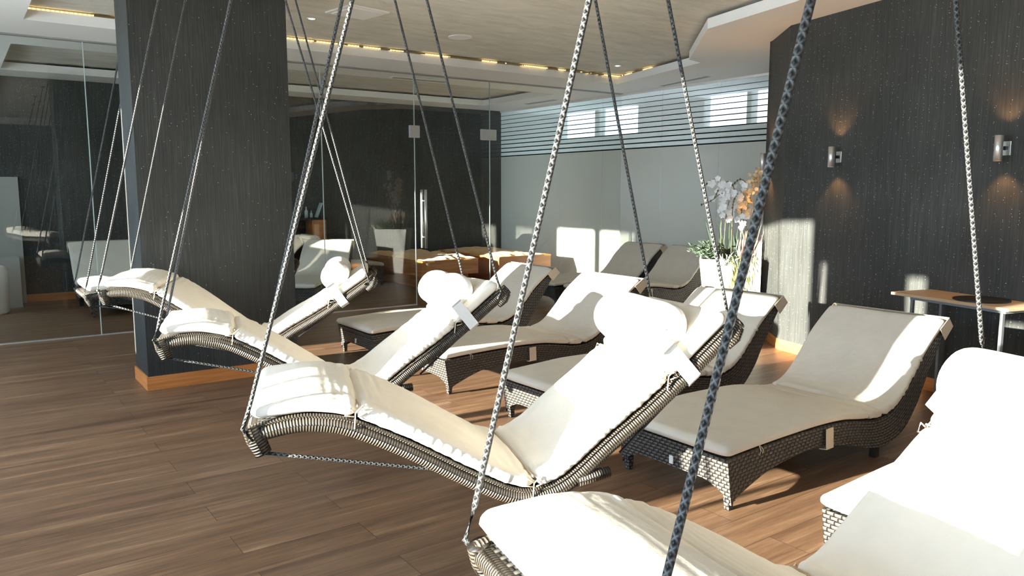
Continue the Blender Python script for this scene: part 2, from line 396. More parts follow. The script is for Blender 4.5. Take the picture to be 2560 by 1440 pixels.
# pillar
PX0, PX1, PY0, PY1 = 1.07, 2.19, 6.04, 6.50
pil = struct(MB().box((PX0, PY0, 0), (PX1, PY1, 3.0)).build('pillar', 'pillar'))
for q in (((PX0 - .012, PY0 - .012, 0), (PX1 + .012, PY0, .10)), ((PX0 - .012, PY0, 0), (PX0, PY1, .10)), ((PX1, PY0, 0), (PX1 + .012, PY1, .10))):
    MB().box(*q).build('baseboard', 'base', pil)
# LED strips on the cove lip
struct(MB().box((.6, 7.895, 2.972), (7.45, 7.925, 2.984)).build('trim_5', 'led'))
struct(MB().prism([(7.45, 7.93), (7.24, 7.1), (7.27, 7.1), (7.48, 7.93)], 2.972, 2.984).build('trim_6', 'led'))
# pale panel added at far left for a bright wall reflected in the glass
struct(MB().box((-1.5, FW - .06, 0), (.70, FW, 1.62)).build('wall_reflection_panel', 'pale'))

# ------------------------------------------------------------------ floor loungers
TOPB = [(-.041, .254), (.139, .264), (.37, .272), (.602, .276), (.80, .272), (.964, .255), (1.16, .224), (1.313, .232), (1.428, .287), (1.54, .385), (1.62, .475), (1.755, .590), (1.885, .672)]
BOTB = [(-.005, .03), (.02, .055), (.126, .098), (.248, .137), (.373, .159), (.506, .171), (.647, .174), (.791, .158), (.947, .127), (1.112, .083), (1.246, .059), (1.364, .07), (1.499, .125), (1.616, .241), (1.69, .36), (1.771, .474), (1.850, .585), (1.905, .66)]
LW = .704
def mattress(mb, prof, v0, v1, t, creases, wr=.003, seed=0, M_=150, N=56, endr=.035, side=None, sag=0., puff=None):
    P, L = crv(prof, M_); rows = []
    for i, p in enumerate(P):
        s_ = L * i / (M_ - 1); d = (P[min(i + 1, M_ - 1)] - P[max(i - 1, 0)]).normalized(); nn = Vector((-d.y, d.x))
        e = min(s_, L - s_); ef = math.sqrt(max(1 - (1 - min(e / endr, 1)) ** 2, .02))
        cr = 1.; ca = 0.
        for c_ in creases:
            g = math.exp(-((s_ - c_) / .013) ** 2); cr -= .62 * g; ca += .012 * g
        b = t / 2 * ef * max(cr, .25)
        hw = (v1 - v0) / 2 - ca - (1 - ef) * .02; vc = (v0 + v1) / 2; row = []
        pf = puff(s_) if puff else 0.
        for k in range(N):
            a = 2 * pi * k / N; ca_, sa = math.cos(a), math.sin(a)
            x = math.copysign(abs(ca_) ** .28, ca_) * hw
            z = math.copysign(abs(sa) ** .55, sa) * b
            q = x / hw
            top = max(sa, 0)
            w1 = noise.noise(Vector((s_ * 3, q * 2 + seed, seed * 3.1))) * wr * 1.5 * top
            near_c = max([math.exp(-abs(s_ - c_) / .10) for c_ in creases] + [0])
            w2 = (.35 - abs(noise.noise(Vector((s_ * 4, q * 9 + s_ * 3, seed + 9))))) * wr * 3.0 * near_c * top + noise.noise(Vector((s_ * 42, q * 1.6, seed + 2))) * wr * 1.1 * near_c * top
            ws = 0
            if side and side[0] < s_ < side[1] and q < -.8:
                ws = noise.noise(Vector((s_ * 55, q * 3, seed + 4))) * side[2] * (abs(q) - .8) / .2
            zz = z + w1 + w2 + pf * top * (1 - q ** 4) - sag * (1 - q * q)
            c2 = p + nn * (zz - t / 2)
            row.append((c2.x, vc + x + ws, c2.y + ws * .6))
        rows.append(row)
    b0 = len(mb.v); mb.grid(rows, closed_v=True)
    mb.f.append([b0 + k for k in range(N)]); mb.uv.append([(0, 0)] * N)
    mb.f.append([b0 + (M_ - 1) * N + k for k in range(N)][::-1]); mb.uv.append([(0, 0)] * N)
    return P, L
def make_lounger():
    root = thing('wicker_lounger', 'x', 'lounger')
    T, _ = crv(TOPB, 70); mb = MB(); n_ = 70
    B0 = [Vector(p) for p in BOTB]
    def bot(x):
        for a, b in zip(B0[:-1], B0[1:]):
            if a.x <= x <= b.x: return a.y + (b.y - a.y) * (x - a.x) / (b.x - a.x)
        return B0[0].y if x < B0[0].x else B0[-1].y
    Bc, _ = crv(BOTB, n_)
    arc = [0]
    for i in range(1, n_): arc.append(arc[-1] + (T[i] - T[i - 1]).length)
    for (ya, yb) in ((0, .03), (LW - .03, LW)):             # side panels
        K = 10
        for y_, flip in ((ya, 0), (yb, 1)):
            G = []; U = []
            for i in range(n_):
                tx, bx = T[i], Bc[i]; hh = (tx - bx).length
                G.append([(tx.x + (bx.x - tx.x) * j / K, y_, tx.y + (bx.y - tx.y) * j / K) for j in range(K + 1)])
                U.append([(arc[i], hh * j / K) for j in range(K + 1)])
            if flip: G = G[::-1]; U = U[::-1]
            mb.grid(G, UV=U)
        for C_ in (T, Bc):
            mb.grid([[(p.x, ya, p.y), (p.x, yb, p.y)] for p in C_], UV=[[(arc[i], 0), (arc[i], .03)] for i in range(n_)])
    G = [[(p.x, y_, p.y - .004) for y_ in (0.005, LW - .005)] for p in T]      # deck, its underside and the head edge
    G2 = []
    for i, p in enumerate(T):
        d = (T[min(i + 1, n_ - 1)] - T[max(i - 1, 0)]).normalized(); q = p + Vector((d.y, -d.x)) * .035
        G2.append([(q.x, y_, q.y) for y_ in (LW - .005, .005)])
    U = [[(arc[i], 0), (arc[i], LW)] for i in range(n_)]
    mb.grid(G, UV=U); mb.grid(G2, UV=U)
    # solid foot panel with arch, and head end panel
    K = 26; J = 8
    def archz(y_):
        q = abs(y_ - LW / 2) / (LW / 2); return .118 - .07 * max(0, (q - .55) / .45) ** 1.5
    for xo in (0, .03):
        G = []; U = []
        for k in range(K + 1):
            y_ = LW * k / K; z0 = archz(y_); col = []
            for j in range(J + 1):
                z = z0 + (.254 - z0) * j / J; col.append((xo - .041 * (z / .254) , y_, z))
            G.append(col); U.append([(y_, c_[2]) for c_ in col])
        if xo == 0: G = G[::-1]; U = U[::-1]
        mb.grid(G, UV=U)
    G = [[(xo - .041 * archz(LW * k / K) / .254, LW * k / K, archz(LW * k / K)) for xo in (0, .03)] for k in range(K + 1)]
    mb.grid(G, UV=[[(LW * k / K, 0), (LW * k / K, .03)] for k in range(K + 1)])
    h0, h1 = T[-1], Bc[-1]
    mb.add([(h0.x, 0, h0.y), (h0.x, LW, h0.y), (h1.x, LW, h1.y), (h1.x, 0, h1.y)], [(0, 1, 2, 3)], [[(0, 0), (LW, 0), (LW, .05), (0, .05)]])
    mb.build('wicker_body', 'weave', root)
    for y_ in (.012, LW - .047):                             # feet
        MB().add([(-.012, y_, .11), (.03, y_, .11), (.03, y_ + .035, .11), (-.012, y_ + .035, .11), (.0, y_ + .004, 0), (.026, y_ + .004, 0), (.026, y_ + .03, 0), (.0, y_ + .03, 0)],
                 [(0, 1, 2, 3), (4, 7, 6, 5), (0, 4, 5, 1), (1, 5, 6, 2), (2, 6, 7, 3), (3, 7, 4, 0)]).build('leg', 'weave', root)
        MB().box((1.22, y_, 0), (1.26, y_ + .035, .10)).build('leg', 'metal', root)
    prof = []
    for p in TOPB: prof.append((p[0], p[1]))
    up = []
    for i, p in enumerate(T):
        d = (T[min(i + 1, n_ - 1)] - T[max(i - 1, 0)]).normalized(); q = p + Vector((-d.y, d.x)) * .060; up.append((q.x, q.y))
    up = up[::6] + [up[-1]]; up[0] = (up[0][0] - .012, up[0][1]); 
    mb = MB(); mattress(mb, up, -.012, LW + .012, .058, [1.17, 1.30], wr=.0065, seed=1, side=(1.15, 1.75, .010), endr=.03)
    mt = mb.build('mattress', 'cream', root, True)
    # strap hanging down the near and far side at mid length, flap at the head
    def band(x0, ys, wd=.062, drop=.105):
        mb = MB(); zt = .262; G = []
        for i in range(13):
            a = i / 12
            pth = [(ys, zt), (ys * 1.0 + (-.006 if ys < .3 else .006), zt - drop), (ys + (.035 if ys < .3 else -.035), zt - drop - .006)]
            q = a * 2; j = min(int(q), 1); f_ = q - j; y_ = pth[j][0] + (pth[j + 1][0] - pth[j][0]) * f_; z_ = pth[j][1] + (pth[j + 1][1] - pth[j][1]) * f_
            G.append([(x0, y_, z_), (x0 + wd, y_, z_ + .002)])
        mb.grid(G); o = mb.build('strap', 'strap', root); s_ = o.modifiers.new('s', 'SOLIDIFY'); s_.thickness = .003; return o
    band(.70, -.014); band(.70, LW + .014)
    o = MB().add([(1.80, -.012, .655), (1.90, -.012, .715), (1.955, -.012, .66), (1.865, -.012, .585), (1.80, LW + .012, .655), (1.90, LW + .012, .715), (1.955, LW + .012, .66), (1.865, LW + .012, .585)],
                 [(1, 2, 6, 5), (0, 1, 2, 3), (4, 7, 6, 5)]).build('head_flap', 'strap', root)
    s_ = o.modifiers.new('s', 'SOLIDIFY'); s_.thickness = .004
    MB().box((-.034, LW * .47, .135), (-.0285, LW * .47 + .024, .175)).build('care_tag', 'white', root)
    MB().tube([(.16, -.016, .285), (.165, -.024, .262), (.16, -.02, .24)], .0018, 6).tube([(.165, -.016, .285), (.18, -.024, .266), (.182, -.02, .245)], .0018, 6).build('tie_cord', 'strap', root)
    return root
L0 = make_lounger(); used = [False]
def place_lounger(x, y, rz, label, sc=(1, 1, 1), group=None):
    o = L0 if not used[0] else copy_tree(L0); used[0] = True
    o.location = (x, y, 0); o.rotation_euler = (0, 0, R(rz)); o.scale = sc; o['label'] = label; o['category'] = 'lounger'; o['group'] = group
G1 = 'wicker floor loungers in the open room'; G2_ = 'wicker loungers behind the glass'
place_lounger(2.775, 2.157, 0, 'large wicker lounger nearest the little oak table, beige strap hanging at its side', group=G1)
place_lounger(2.83, 3.28, 1, 'wicker lounger whose seat is hidden behind the long roll-pillow hanging bed', group=G1)
place_lounger(2.79, 4.65, 0, 'wicker lounger in the middle of the row with sunlit narrow streaks on its backrest', group=G1)
place_lounger(2.79, 5.83, 0, 'wicker lounger of the row closest to the orange beds and dark pillar', group=G1)
place_lounger(2.64, .90, 0, 'wicker lounger mostly hidden by the nearest hanging bed, only its foot corner showing', group=G1)
place_lounger(6.06, 7.48, 0, 'wicker lounger standing alone along the clear glass, pale sun squares behind it', group=G1)
place_lounger(6.08, 6.62, 0, 'wicker lounger at the back directly left of the white flower planter', group=G1)
place_lounger(3.50, 8.95, 51, 'wicker lounger inside the glass room, seat facing out, backrest slanting right', (.93, .95, 1.06), G2_)
place_lounger(5.30, 11.40, 180, 'wicker lounger inside the glass room just in front of the bottle console', (.55, .85, 1.12), G2_)
place_lounger(2.13, 9.95, 90, 'wide wicker lounger inside the glass room left of the pillar, seen from its foot', (.90, 1.32, 1.10), G2_)

# ------------------------------------------------------------------ hanging beds
SW = .60
SP = [(0, 0), (.10, .006), (.20, .003), (.323, -.030), (.50, -.125), (.68, -.24), (.80, -.312), (.875, -.335), (.96, -.312), (1.10, -.21), (1.308, -.066), (1.580, .153)]
def rot(q):
    y, p, r = q; return Matrix.Rotation(y, 3, 'Z') @ Matrix.Rotation(-p, 3, 'Y') @ Matrix.Rotation(r, 3, 'X')
RP, RL = crv([(-.02, -.012)] + SP[1:-1] + [(1.60, .168)], 150)
def rail_path(off, v):
    o = []
    for i, p in enumerate(RP):
        d = (RP[min(i + 1, 149)] - RP[max(i - 1, 0)]).normalized(); q = p + Vector((d.y, -d.x)) * off; o.append((q.x, v, q.y))
    return o
def make_swing_proto():
    root = thing('hanging_bed', 'x', 'hanging bed')
    for v in (.012, SW - .012):
        MB().tube(rail_path(.092, v), .021, 16, ry=.024, vmeter=True).build('side_rail', 'railweave', root, True)
        MB().tube(rail_path(.066, v), .014, 8, ry=.008, vmeter=True).build('rail_lip', 'railweave', root, True)
        fx = rail_path(.10, v); a, b = Vector(fx[0]), Vector(fx[8])
        a = Vector((.0, v, -.075)); mb = MB().tube([a + Vector((.0, 0, -.0)), a + Vector((.012, 0, -.04)), a + Vector((.03, 0, -.085))], [.027, .030, .026], 14, vmeter=True)
        mb.build('corner_block', 'railweave', root, True)
        hp = Vector(rail_path(.10, v)[88]); MB().tube([hp + Vector((-.02, 0, -.012)), hp + Vector((.10, 0, .0))], [.024, .020], 12, vmeter=True).build('corner_block', 'railweave', root, True)
        c0 = a + Vector((.035, 0, -.085)); c1 = hp + Vector((-.01, 0, -.025))
        MB().tube([c0.lerp(c1, i / 8) for i in range(9)], .0055, 8).build('tension_cord', 'rope', root, True)
        he = Vector(rail_path(.10, v)[146]); MB().tube([he + Vector((-.03, 0, -.05)), he + Vector((.0, 0, -.02)), he + Vector((.02, 0, .012))], [.018, .026, .022], 12, vmeter=True).build('corner_block', 'railweave', root, True)
        c0 = he + Vector((-.03, 0, -.03)); c1 = Vector(rail_path(.135, v)[100])
        MB().tube([c0, c1], .005, 8).build('tension_cord', 'metal', root, True)
    for i, of_ in ((1, .09), (87, .09), (145, .10)):
        p = rail_path(of_, 0)[i]; MB().tube([(p[0], .01, p[2]), (p[0], SW / 2, p[2]), (p[0], SW - .01, p[2])], .025, 14, vmeter=True).build('cross_bar', 'railweave', root, True)
    T = rail_path(.068, 0)[:145]; B = rail_path(.078, 0)[:145]; mb = MB(); u_ = [RL * i / 149 for i in range(145)]
    for Q, fl in ((T, 0), (B, 1)):
        G = [[(p[0], v, p[2]) for v in ((.03, SW - .03) if not fl else (SW - .03, .03))] for p in Q]
        mb.grid(G, UV=[[(u_[i], 0), (u_[i], SW)] for i in range(145)])
    mb.build('woven_bed', 'weave', root)
    mb = MB(); P, L = mattress(mb, SP, -.004, SW + .004, .062, [.335, .965, 1.53], wr=.009, seed=3, M_=300, side=(.36, 1.50, .0055), endr=.035,
                               puff=lambda s_: .007 * (math.sin(pi * min(s_ / .335, 1))) + .006 * math.sin(pi * min(max((s_ - .335) / .63, 0), 1)))
    mt = mb.build('mattress', 'cream', root, True)
    for c_ in (.335, .965, 1.53):
        p = P[int(c_ / L * 299)]; d = (P[int(c_ / L * 299) + 1] - P[int(c_ / L * 299) - 1]).normalized(); nn = Vector((-d.y, d.x))
        q = p - nn * .0155; pts = [(q.x, .0 + SW * k / 12, q.y + (.0008 * math.sin(k * 2))) for k in range(13)]
        MB().tube(pts, .0035, 6).build('piping', 'pipe', mt, True)
        for v in (-.008, SW + .008):
            q2 = p - nn * .035; mb = MB()
            for sx_ in (-1, 1): mb.tube([(q2.x, v, q2.y), (q2.x + .022 * sx_, v * 1.0, q2.y + .018), (q2.x + .034 * sx_, v, q2.y - .006), (q2.x + .006 * sx_, v, q2.y - .012)], .0026, 6)
            mb.tube([(q2.x, v, q2.y), (q2.x - .006, v, q2.y - .05)], .0026, 6); mb.build('tie_cord', 'strap', mt, True)
    return root
S0_ = make_swing_proto(); POOL = [copy_tree(S0_) for _ in range(4)] + [S0_]
Rr_ = .0066
def swing(q, hooks, waist, prof_r, label):
    o = POOL.pop(0)
    mtx = Matrix.Translation(Vector(q[:3])) @ rot(q[3:]).to_4x4(); o.matrix_world = mtx; inv = mtx.inverted()
    o['label'] = label; o['category'] = 'hanging bed'; o['group'] = 'rope hung beds in a row'
    for key, hk in hooks.items():
        v = -.012 if key[1] == 'n' else SW + .012
        A = Vector((-.012, v, -.055)) if key[0] == 'f' else Vector((1.602, v, .107))
        Hh = inv @ Vector((hk[0], hk[1], 2.995))
        e1 = A + (Vector((.018, 0, -.055)) if key[0] == 'f' else Vector((-.012, 0, -.055)))
        n_ = 40
        mb = MB().tube([e1, A + Vector((-.010 if key[0] == 'f' else .012, 0, -.018))] + [A.lerp(Hh, i / n_) for i in range(1, n_ + 1)], Rr_, 10)
        rp = mb.build('hanging_rope', 'rope', o, True)
        hc = inv @ Vector((hk[0], hk[1], 3.0)); h2 = inv @ Vector((hk[0], hk[1], 2.985))
        MB().tube([h2, hc], .03, 16).build('ceiling_hook', 'metal', rp)
    # head pillow: a roll across the mattress with a strap round the rail
    c = Vector((1.395, 0, .088)); mb = MB(); G = []; n_ = 40; Lp = .50
    for i in range(n_):
        a = i / (n_ - 1) * 2 - 1; x = math.sin(a * pi / 2) * Lp / 2
        e = (1 - abs(a) ** 7); r = prof_r * math.sqrt(max(e, .0004)) * (1 - waist * math.exp(-(x / .07) ** 2))
        d = Vector((.78, 0, .62)); nn = Vector((-.62, 0, .78)); row = []
        for k in range(28):
            th_ = 2 * pi * k / 28; rr = r * (1 + .03 * noise.noise(Vector((math.cos(th_) * 2, x * 6, q[1]))))
            p = c + d * math.cos(th_) * rr * 1.08 + nn * (math.sin(th_) * rr * .96); row.append((p.x, SW / 2 + x, p.z))
        G.append(row)
    mb.grid(G, closed_v=True); pw = mb.build('head_pillow', 'pillow', o, True)
    d = Vector((.78, 0, .62)); nn = Vector((-.62, 0, .78)); c2 = Vector((1.40, 0, .0))
    mb = MB(); ring = [(.02, -.018), (.012, -.01), (-.135, -.010), (-.15, .01), (-.14, .06), (-.05, SW - .04), (-.03, SW - .01), (.0, SW + .004), (.02, SW - .02), (.024, SW / 2)]
    G = []
    for dl in (-.028, .028): G.append([tuple(c2 + d * dl + nn * (a + .03) + Vector((0, v, 0))) for a, v in ring])
    mb.grid(G, closed_v=True); st = mb.build('pillow_strap', 'pillow', pw); sm = st.modifiers.new('s', 'SOLIDIFY'); sm.thickness = .003
swing((.7245, .718, .7887, -.1982, .0412, .0053), dict(fn=(1.331, .597), ff=(1.378, 1.199), hn=(1.86, .52), hf=(1.944, 1.084)), 0., .094, 'closest rope hung bed, foot cushion cut by the lower edge, pillow at right edge')
swing((.6762, 2.2959, .8162, -.3606, .0462, -.0293), dict(fn=(1.248, 2.078), ff=(1.404, 2.66), hn=(1.717, 1.907), hf=(1.956, 2.458)), 0., .092, 'rope hung bed seen whole in the foreground, long plain roll pillow')
swing((.7065, 3.6833, .863, -.2695, -.0114, -.0511), dict(fn=(1.235, 3.535), ff=(1.356, 4.123), hn=(1.748, 3.401), hf=(1.92, 3.975)), .22, .094, 'rope hung bed with foot before the pillar baseboard and pinched pillow')
swing((.7133, 5.3252, .9113, -.4458, -.0766, .0111), dict(fn=(1.183, 5.101), ff=(1.432, 5.647), hn=(1.66, 4.872), hf=(1.964, 5.392)), .22, .090, 'rope hung bed curving across the front of the dark pillar')
swing((.78, 6.62, .74, 0, 0, 0), dict(fn=(1.297, 6.62), ff=(1.31, 7.22), hn=(1.75, 6.62), hf=(1.77, 7.22)), .1, .09, 'farthest rope hung bed, only its foot end showing left of the pillar')

# ------------------------------------------------------------------ beds in the glass room
def bed(x0, y0, x1, y1, label, seed):
    o = thing('platform_bed', label, 'bed', ((x0 + x1) / 2, (y0 + y1) / 2, 0), 0, 'honey wood beds in the glass room')
    hx, hy = (x1 - x0) / 2, (y1 - y0) / 2
    MB().box((-hx + .12, -hy + .1, 0), (hx - .12, hy - .1, .2)).build('plinth', 'bedwood', o)
    mb = MB()
    for a, b in (((-hx, -hy, .2), (hx, -hy + .04, .43)), ((-hx, hy - .04, .2), (hx, hy, .43)), ((-hx, -hy + .04, .2), (-hx + .04, hy - .04, .43)), ((hx - .04, -hy + .04, .2), (hx, hy - .04, .43)), ((-hx + .04, -hy + .04, .2), (hx - .04, hy - .04, .24))): mb.box(a, b)
    mb.build('bed_frame', 'bedwood', o, bevel=.004)
    n_ = 46; G = []
    for i in range(n_):
        row = []
        for j in range(n_):
            u, v = i / (n_ - 1) * 2 - 1, j / (n_ - 1) * 2 - 1
            e = (1 - abs(u) ** 8) * (1 - abs(v) ** 8)
            x, y_ = u * (hx - .0), v * (hy - .0)
            z = .40 + .06 * math.sqrt(max(e, 0)) + .040 * noise.noise(Vector((x * 3.2, y_ * 2.2, seed))) * e ** .3 + .022 * noise.noise(Vector((x * 9, y_ * 7, seed + 3)))
            row.append((x, y_, max(z, .425 if e < .05 else .3)))
        G.append(row)
    bl = MB().grid(G).build('blanket', 'blanket', o, True); s_ = bl.modifiers.new('s', 'SOLIDIFY'); s_.thickness = .02
bed(5.47, 9.86, 6.44, 11.70, 'honey wood platform bed with crumpled amber blanket, left one, sunlit corner', 1.3)
bed(6.78, 9.80, 7.80, 11.65, 'honey wood platform bed with amber blanket beside the frosted glass', 5.7)
# console with bottles
o = thing('console_table', 'dark topped high console with orange cabinet behind the glass room lounger', 'table', (4.5, 11.65, 0))
MB().box((-.36, -.17, 1.0), (.22, .17, 1.03)).build('table_top', 'black', o, bevel=.003)
MB().box((-.02, -.14, 0), (.20, .15, 1.0)).build('cabinet', 'base', o, bevel=.003)
MB().box((-.34, -.14, 0), (-.31, .15, 1.0)).build('side_panel', 'black', o)
for i, (x, h, r) in enumerate(((4.42, .17, .026), (4.50, .11, .022))):
    mb = MB(); prof_ = [(0, 0), (r, 0), (r, h * .6), (r * .35, h * .75), (r * .35, h), (0, h)]
    G = [[(rr * math.cos(2 * pi * k / 18), rr * math.sin(2 * pi * k / 18), z) for k in range(18)] for rr, z in prof_]
    mb.grid(G, closed_v=True); b = mb.build('bottle', 'edge', None, True); b.location = (x, 11.60, 1.03)
    tag(b, ('taller slim clear bottle on the dark console' if i == 0 else 'shorter clear bottle on the dark console, right of the taller one'), 'bottle', 'bottles on the console')
b = MB().box((-.02, -.05, 0), (.0, .05, .24)).build('acrylic_stand', 'edge'); b.location = (4.585, 11.60, 1.03); b.rotation_euler = (0, R(22), 0); tag(b, 'clear acrylic leaflet stand leaning on the dark console', 'stand')
# left end of the glass room: low pale cube and pot
b = MB().box((-.45, -.2, 0), (.45, .2, .62)).build('low_counter', 'pale', bevel=.006); b.location = (.18, 11.55, 0); tag(b, 'pale low counter against the far wall at the left edge', 'counter')
mb = MB(); G = [[(rr * math.cos(2 * pi * k / 28), rr * math.sin(2 * pi * k / 28), z) for k in range(28)] for rr, z in ((.0, 0), (.15, 0), (.17, .02), (.18, .5), (.165, .55), (.12, .57), (.12, .53), (0, .53))]
b = mb.grid(G, closed_v=True).build('tall_pot', 'white', None, True); b.location = (.30, 10.95, 0); tag(b, 'cream cylindrical floor pot at the left edge of the glass room', 'pot')

# ------------------------------------------------------------------ planter and plants
PC = Vector((6.28, 5.03)); PZ = .785; pa = R(40)
pl = thing('square_planter', 'white tapered square planter in the back corner full of flowers', 'planter', (PC.x, PC.y, 0), pa)
def sq(h, z): return [(-h, -h, z), (h, -h, z), (h, h, z), (-h, h, z)]
hb, ht = .19, .285
mb = MB(); vs = sq(hb, 0) + sq(ht, PZ) + sq(ht - .03, PZ) + sq(ht - .045, PZ - .07)
fs = [(0, 3, 2, 1), (12, 13, 14, 15)]
for a in (0, 4, 8): fs += [(a + k, a + (k + 1) % 4, a + 4 + (k + 1) % 4, a + 4 + k) for k in range(4)]
mb.add(vs, fs).build('pot', 'white', pl, bevel=.012)
sb = MB(); 
for i in range(1): sb.box((-.235, -.235, PZ - .075), (.235, .235, PZ - .055))
sb.build('soil', 'black', pl)
TOP = PZ - .055
CR = Vector((math.sin(TH), -math.cos(TH), 0)); CF = Vector((math.cos(TH), math.sin(TH), 0))    # right / away as seen from the room's entrance
def pw_(r, f, z): return Vector((PC.x, PC.y, 0)) + CR * r + CF * f + Vector((0, 0, z))
def blade(mb, base, tip, wd, bend=0.1, n=7, side=None):
    d = tip - base; sd = side or d.cross(Vector((random.uniform(-1, 1), random.uniform(-1, 1), .2))).normalized(); bd = Vector((random.uniform(-1, 1), random.uniform(-1, 1), 0)) * bend * d.length
    G = []
    for i in range(n):
        a = i / (n - 1); p = base + d * a + bd * (a * (1 - a)); w_2 = wd * (1 - a ** 2.2) * (0.6 + .4 * min(a * 4, 1)) + .0006; G.append([p - sd * w_2, p + d.cross(sd).normalized() * w_2 * .25, p + sd * w_2])
    mb.grid(G)
def flower(mb, c, r, nrm):
    nrm = nrm.normalized(); a1 = nrm.orthogonal().normalized(); a2 = nrm.cross(a1)
    for k in range(5):
        th_ = 2 * pi * k / 5 + random.uniform(-.2, .2); d = a1 * math.cos(th_) + a2 * math.sin(th_); sdd = nrm.cross(d)
        w_2 = r * (.55 if k % 2 else .38); mb.add([c, c + d * r * .55 + sdd * w_2 + nrm * r * .12, c + d * r + nrm * r * .05, c + d * r * .55 - sdd * w_2 + nrm * r * .12], [(0, 1, 2, 3)])
def orchid(br, bz, pts, nf, label, mt='petal', fr=.044, spread=.034, buds=4):
    o = thing('orchid', label, 'orchid', pw_(br, bz, TOP), 0, 'orchids in the white planter'); base = o.location.copy()
    P, L = crv([tuple(pw_(*p) - base) for p in pts], 30); MB().tube(P, .0035, 6).build('stem', 'stem', o, True)
    mb = MB()
    for k in range(nf):
        a = .48 + .42 * k / nf; p = P[int(a * 29)]; flower(mb, p + Vector((random.uniform(-1, 1), random.uniform(-1, 1), random.uniform(-1.2, .6))) * spread, fr * random.uniform(.75, 1.15), -CF + CR * random.uniform(-.8, .8) + Vector((-.4, 0, random.uniform(-.3, .3))))
    mb.build('blossoms', mt, o)
    mb = MB()
    for k in range(buds):
        p = P[29 - k]; mb.tube([p + Vector((0, 0, -.012)), p, p + Vector((0, 0, .012))], [.003, .009, .003], 8)
    mb.build('buds', 'stem', o, True)
orchid(-.08, .0, [(-.08, 0, TOP), (-.09, 0, 1.20), (-.07, .0, 1.42), (-.13, -.02, 1.56), (-.22, -.02, 1.54), (-.30, -.03, 1.46)], 13, 'white orchid with the tallest arching stem, leaning left')
orchid(-.05, .02, [(-.05, .02, TOP), (-.04, .02, 1.15), (-.02, .0, 1.36), (-.10, -.02, 1.42), (-.20, -.03, 1.35), (-.30, -.04, 1.31)], 10, 'white orchid with the lowest stem reaching left over the dark fern')
orchid(.02, 0, [(.02, 0, TOP), (.02, 0, 1.2), (.03, 0, 1.45), (-.03, -.02, 1.54), (-.12, -.03, 1.48), (-.17, -.04, 1.38)], 13, 'white orchid in the centre of the planter, stem bowed over')
orchid(.10, 0, [(.10, 0, TOP), (.11, 0, 1.15), (.10, 0, 1.36), (.06, -.03, 1.42), (.02, -.05, 1.36), (.0, -.06, 1.28)], 12, 'white orchid with large low blossoms right of the centre', fr=.044)
orchid(.16, .02, [(.16, .02, TOP), (.17, .02, 1.3), (.15, .0, 1.50), (.08, -.02, 1.56), (.0, -.03, 1.5)], 12, 'white orchid whose blossoms hang before the golden cluster', fr=.034)
o = thing('dried_flower', 'golden dried flower cluster, tallest at the right of the planter', 'flower', pw_(.20, .0, TOP)); base = o.location.copy()
P, L = crv([tuple(pw_(.20, 0, TOP) - base), tuple(pw_(.21, 0, 1.2) - base), tuple(pw_(.23, 0, 1.6) - base)], 12); MB().tube(P, .005, 6).build('stem', 'straw', o, True)
mb = MB()
for k in range(150):
    a = random.random(); c_ = pw_(.12 + .15 * a + random.gauss(0, .035), random.gauss(0, .035), 1.26 + .40 * a + random.gauss(0, .03)) - base
    flower(mb, c_, random.uniform(.02, .032), Vector((random.uniform(-1, .3), random.uniform(-1, .3), random.uniform(-.5, .8))))
mb.build('blossoms', 'gold', o)
o = thing('strap_leaf_plant', 'upright dark pointed strap leaves rising among the orchid stems', 'plant', pw_(.0, .06, TOP)); base = o.location.copy(); mb = MB()
for r0, r1, z, wd in ((-.10, -.24, 1.18, .018), (-.08, -.17, 1.02, .02), (.0, -.10, 1.15, .02), (.03, .015, 1.20, .016), (.05, .10, 1.10, .018), (.12, .16, 1.20, .014), (-.03, -.05, 1.0, .03), (.06, .05, 1.02, .03), (.10, .13, 1.04, .03), (.0, .02, .98, .035), (-.05, -.09, .98, .03), (.15, .20, 1.08, .02)):
    blade(mb, pw_(r0, .07 + random.uniform(-.03, .03), TOP) - base, pw_(r1, .07, z) - base, wd, .1, side=CR)
mb.build('leaves', 'leafdark', o)
o = thing('fern', 'dark green fern spilling over the left rim of the planter', 'fern', pw_(-.18, 0, TOP)); base = o.location.copy(); mb = MB()
for k in range(46):
    a = random.uniform(0, 2 * pi); ln = random.uniform(.12, .25); tip = Vector((math.cos(a), math.sin(a), 0)) * ln * .7 - CR * ln * .45 - CF * .04; z = random.uniform(.0, .20)
    b0 = pw_(-.17 + random.uniform(-.05, .09), random.uniform(-.1, .08), PZ - .03) - base; b1 = b0 + tip + Vector((0, 0, z))
    for i in range(9):
        t_ = i / 9; p = b0.lerp(b1, t_) + Vector((0, 0, .05 * math.sin(pi * t_))); s2 = (b1 - b0).cross(Vector((0, 0, 1))).normalized()
        for sg in (-1, 1): blade(mb, p, p + s2 * sg * .045 * (1 - t_ * .6) + (b1 - b0) * .12, .006, 0, 3)
mb.build('fronds', 'fern', o)
o = thing('dusty_miller', 'pale sage lobed foliage at the front rim of the planter', 'plant', pw_(-.02, -.24, TOP)); base = o.location.copy(); mb = MB()
for k in range(70):
    b0 = pw_(random.uniform(-.14, .08), -.24 + random.uniform(-.08, .06), PZ - .03) - base
    blade(mb, b0, b0 + Vector((random.uniform(-.07, .07), random.uniform(-.07, .07), random.uniform(-.05, .13))) - CF * .04, .010, .2, 5)
mb.build('leaves', 'sage', o)
o = thing('trailing_plant', 'yellow green strands trailing down the planter front', 'plant', pw_(.05, -.30, TOP)); base = o.location.copy(); mb = MB()
